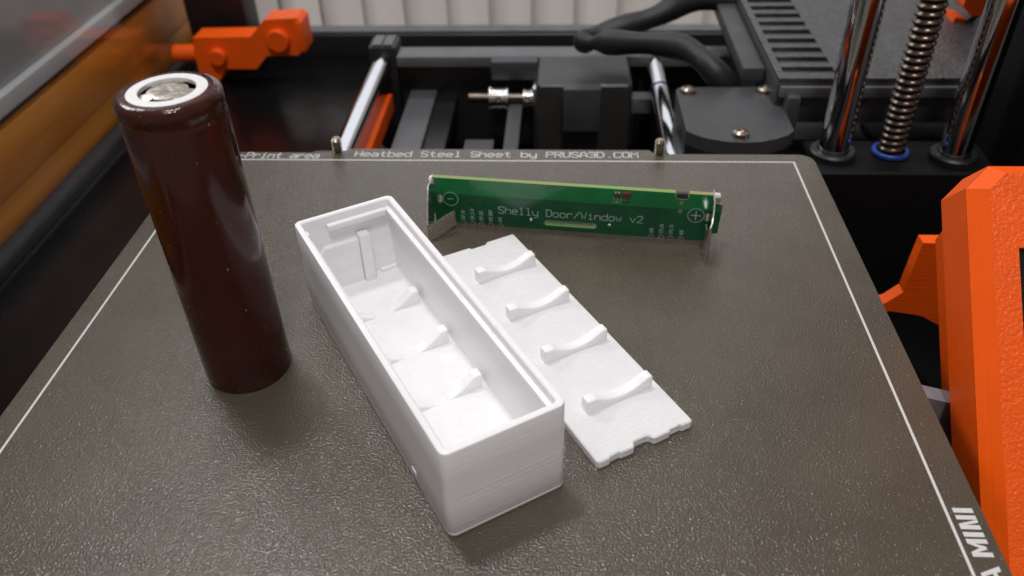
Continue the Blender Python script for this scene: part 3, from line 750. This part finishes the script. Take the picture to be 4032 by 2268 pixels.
for cx, cz, rw, rh in ((-3.8, 7.5, .85, 1.5), (66.47, 7.3, .7, 1.45)):
    mb = MB(); mb.prism(rrect(cx - rw, cz - rh, cx + rw, cz + rh, rw - .01, 6), .004, .03, holes=[rrect(cx - rw + .32, cz - rh + .32, cx + rw - .32, cz + rh - .32, max(.1, rw - .33), 6)[::-1]], frame=pf)
    mb.build('slot_pad', M_padm, pb, smooth=0)
for cx, cz in ((59.55, 11.1), (59.47, 8.62)):
    MB().prism([(cx + .62 * math.cos(i * .3927), cz + .62 * math.sin(i * .3927)) for i in range(16)], .004, .025, holes=[[(cx + .43 * math.cos(-i * .3927), cz + .43 * math.sin(-i * .3927)) for i in range(16)]], frame=pf).build('hole_pad', M_padm, pb, smooth=0)
for cx, cz in ((20.83, 2.76), (41.67, 2.78)):
    MB().lathe([(.55, 0), (.5, .22), (.3, .4), (.05, .46)], n=16).xf(lambda x, y, z: pf(cx + x, cz + y, z + .003)).build('solder_joint', M_solder, pb)
# traces under the mask
def trace(pts, wd=.28):
    mb = MB(); ribbon(mb, pts, wd, .006, lambda a, b, c: pf(a, b, c + .002)); mb.build('trace', M_trace, pb, smooth=0)
trace([(8, 8.2), (56, 8.9)], .1)
trace([(3.6, 7.1), (6.4, 4.6), (8.3, 6.0), (8.4, 7.3), (7.4, 7.4)], .34)
trace([(12, 6.9), (13.4, 6.1)], .3); trace([(29.5, 5.9), (29.6, 6.9), (31, 6.9), (31, 6.1)], .3)
trace([(14, 7.1), (26, 7.3)], .1)
for k in range(24): trace([(15.5 + .62 * k, 9.1 + .012 * k), (15.75 + .62 * k, 9.1 + .012 * k)], .2)
v0 = None
for k in range(34):
    x, z = random.uniform(2, 58), random.uniform(6.9, 12.8)
    if 42 < x < 48 and z > 9.5: continue
    if v0 is None:
        v0 = MB().prism([(.17 * math.cos(i * 1.0472), .17 * math.sin(i * 1.0472)) for i in range(6)], .002, .012, frame=pf).build('via', M_trace, pb, smooth=0); o = v0
    else:
        o = v0.copy(); col.objects.link(o)
    o.location = (x * MM, 0, z * MM)
# reed tube in the slot
tb_ = MB().lathe([(.05, 24.7), (.45, 24.9), (.62, 25.4), (.62, 37.2), (.45, 37.8), (.05, 38.0)], n=18, axis='x').xf(lambda x, y, z: (x, y + .55, z + 2.15)).build('reed_tube', M_tube, pb)
MB().box((25.4, .5, 2.0), (32.6, .62, 2.35), .03).build('reed_blade', M_padm, tb_)
MB().box((31.2, .7, 2.0), (37.4, .8, 2.35), .03).build('reed_blade', M_padm, tb_)
# small parts
for x in (42.9, 43.75):
    c = MB().box((x - .32, -.45, 11.5), (x + .32, -.01, 13.3), .06).build('capacitor', M_chip, pb)
    MB().box((x - .34, -.48, 12.75), (x + .34, -.0, 13.36), .05).build('end_cap', M_solder, c)
ic = MB().box((44.7, -.75, 11.6), (46.7, -.01, 13.3), .1).build('sensor_chip', M_chip, pb)
for x in (45.0, 45.7, 46.4):
    for z in (11.42, 13.2): MB().box((x - .14, -.3, z), (x + .14, -.0, z + .25), .03).build('chip_lead', M_solder, ic)
MB().box((58.15, .2, 12.2), (61.05, 1.3, 13.6), .12).build('edge_chip', M_chipblk, pb)
# spring clips: plates at right angles to the board, resting on the sheet
def plate(name, path, z0, z1, th=.3, parent=pb, m=M_clip, lo=None, hi=None):
    """vertical strip following a plan path; z0, z1 may be lists"""
    n = len(path); rows = []
    P2 = [Vector(p) for p in path]
    for i, p in enumerate(P2):
        d = (P2[min(i + 1, n - 1)] - P2[max(i - 1, 0)]).normalized(); nn = Vector((-d.y, d.x)) * th / 2
        a = z0[i] if isinstance(z0, (list, tuple)) else z0; b = z1[i] if isinstance(z1, (list, tuple)) else z1
        rows.append([(p.x + nn.x, p.y + nn.y, a), (p.x + nn.x, p.y + nn.y, b), (p.x - nn.x, p.y - nn.y, b), (p.x - nn.x, p.y - nn.y, a)])
    return MB().loft(rows).build(name, m, parent, smooth=30)
lc = plate('spring_clip', [(-5.75, 1.9), (-5.75, -.6), (-5.85, -3.2), (-5.5, -6), (-5.2, -9.0)], [9, 1.5, .02, .02, .02], [13.6, 13.5, 12.9, 10.2, 5.0])
plate('spring_leaf', [(-5.2, -9.05), (-4.6, -9.2), (-3.4, -8.4), (-.9, -5.6), (.9, -3.6)], [.02, .02, .35, 1.3, 2.0], [4.9, 4.9, 5.2, 6.0, 6.4], parent=lc)
MB().box((-6.6, -.5, 11.7), (-4.9, 2.2, 13.4), .35).build('clip_tab', M_solder, lc)
rc = plate('spring_clip', [(67.35, 1.9), (67.35, -.6), (67.45, -3.2), (67.2, -7), (66.9, -9.6), (66.5, -10.4)], [9, 1.5, .02, .02, .02, .02], [14.3, 14.2, 13.6, 12.6, 11.6, 10.8])
plate('spring_leaf', [(66.5, -10.4), (66.1, -9.4), (66.0, -6.5), (66.05, -3.8)], [.02, .05, .2, .4], [10.8, 9.6, 8.4, 7.6], parent=rc)
MB().box((67.2, -.5, 11.7), (69.1, 2.2, 13.6), .35).build('clip_tab', M_solder, rc)
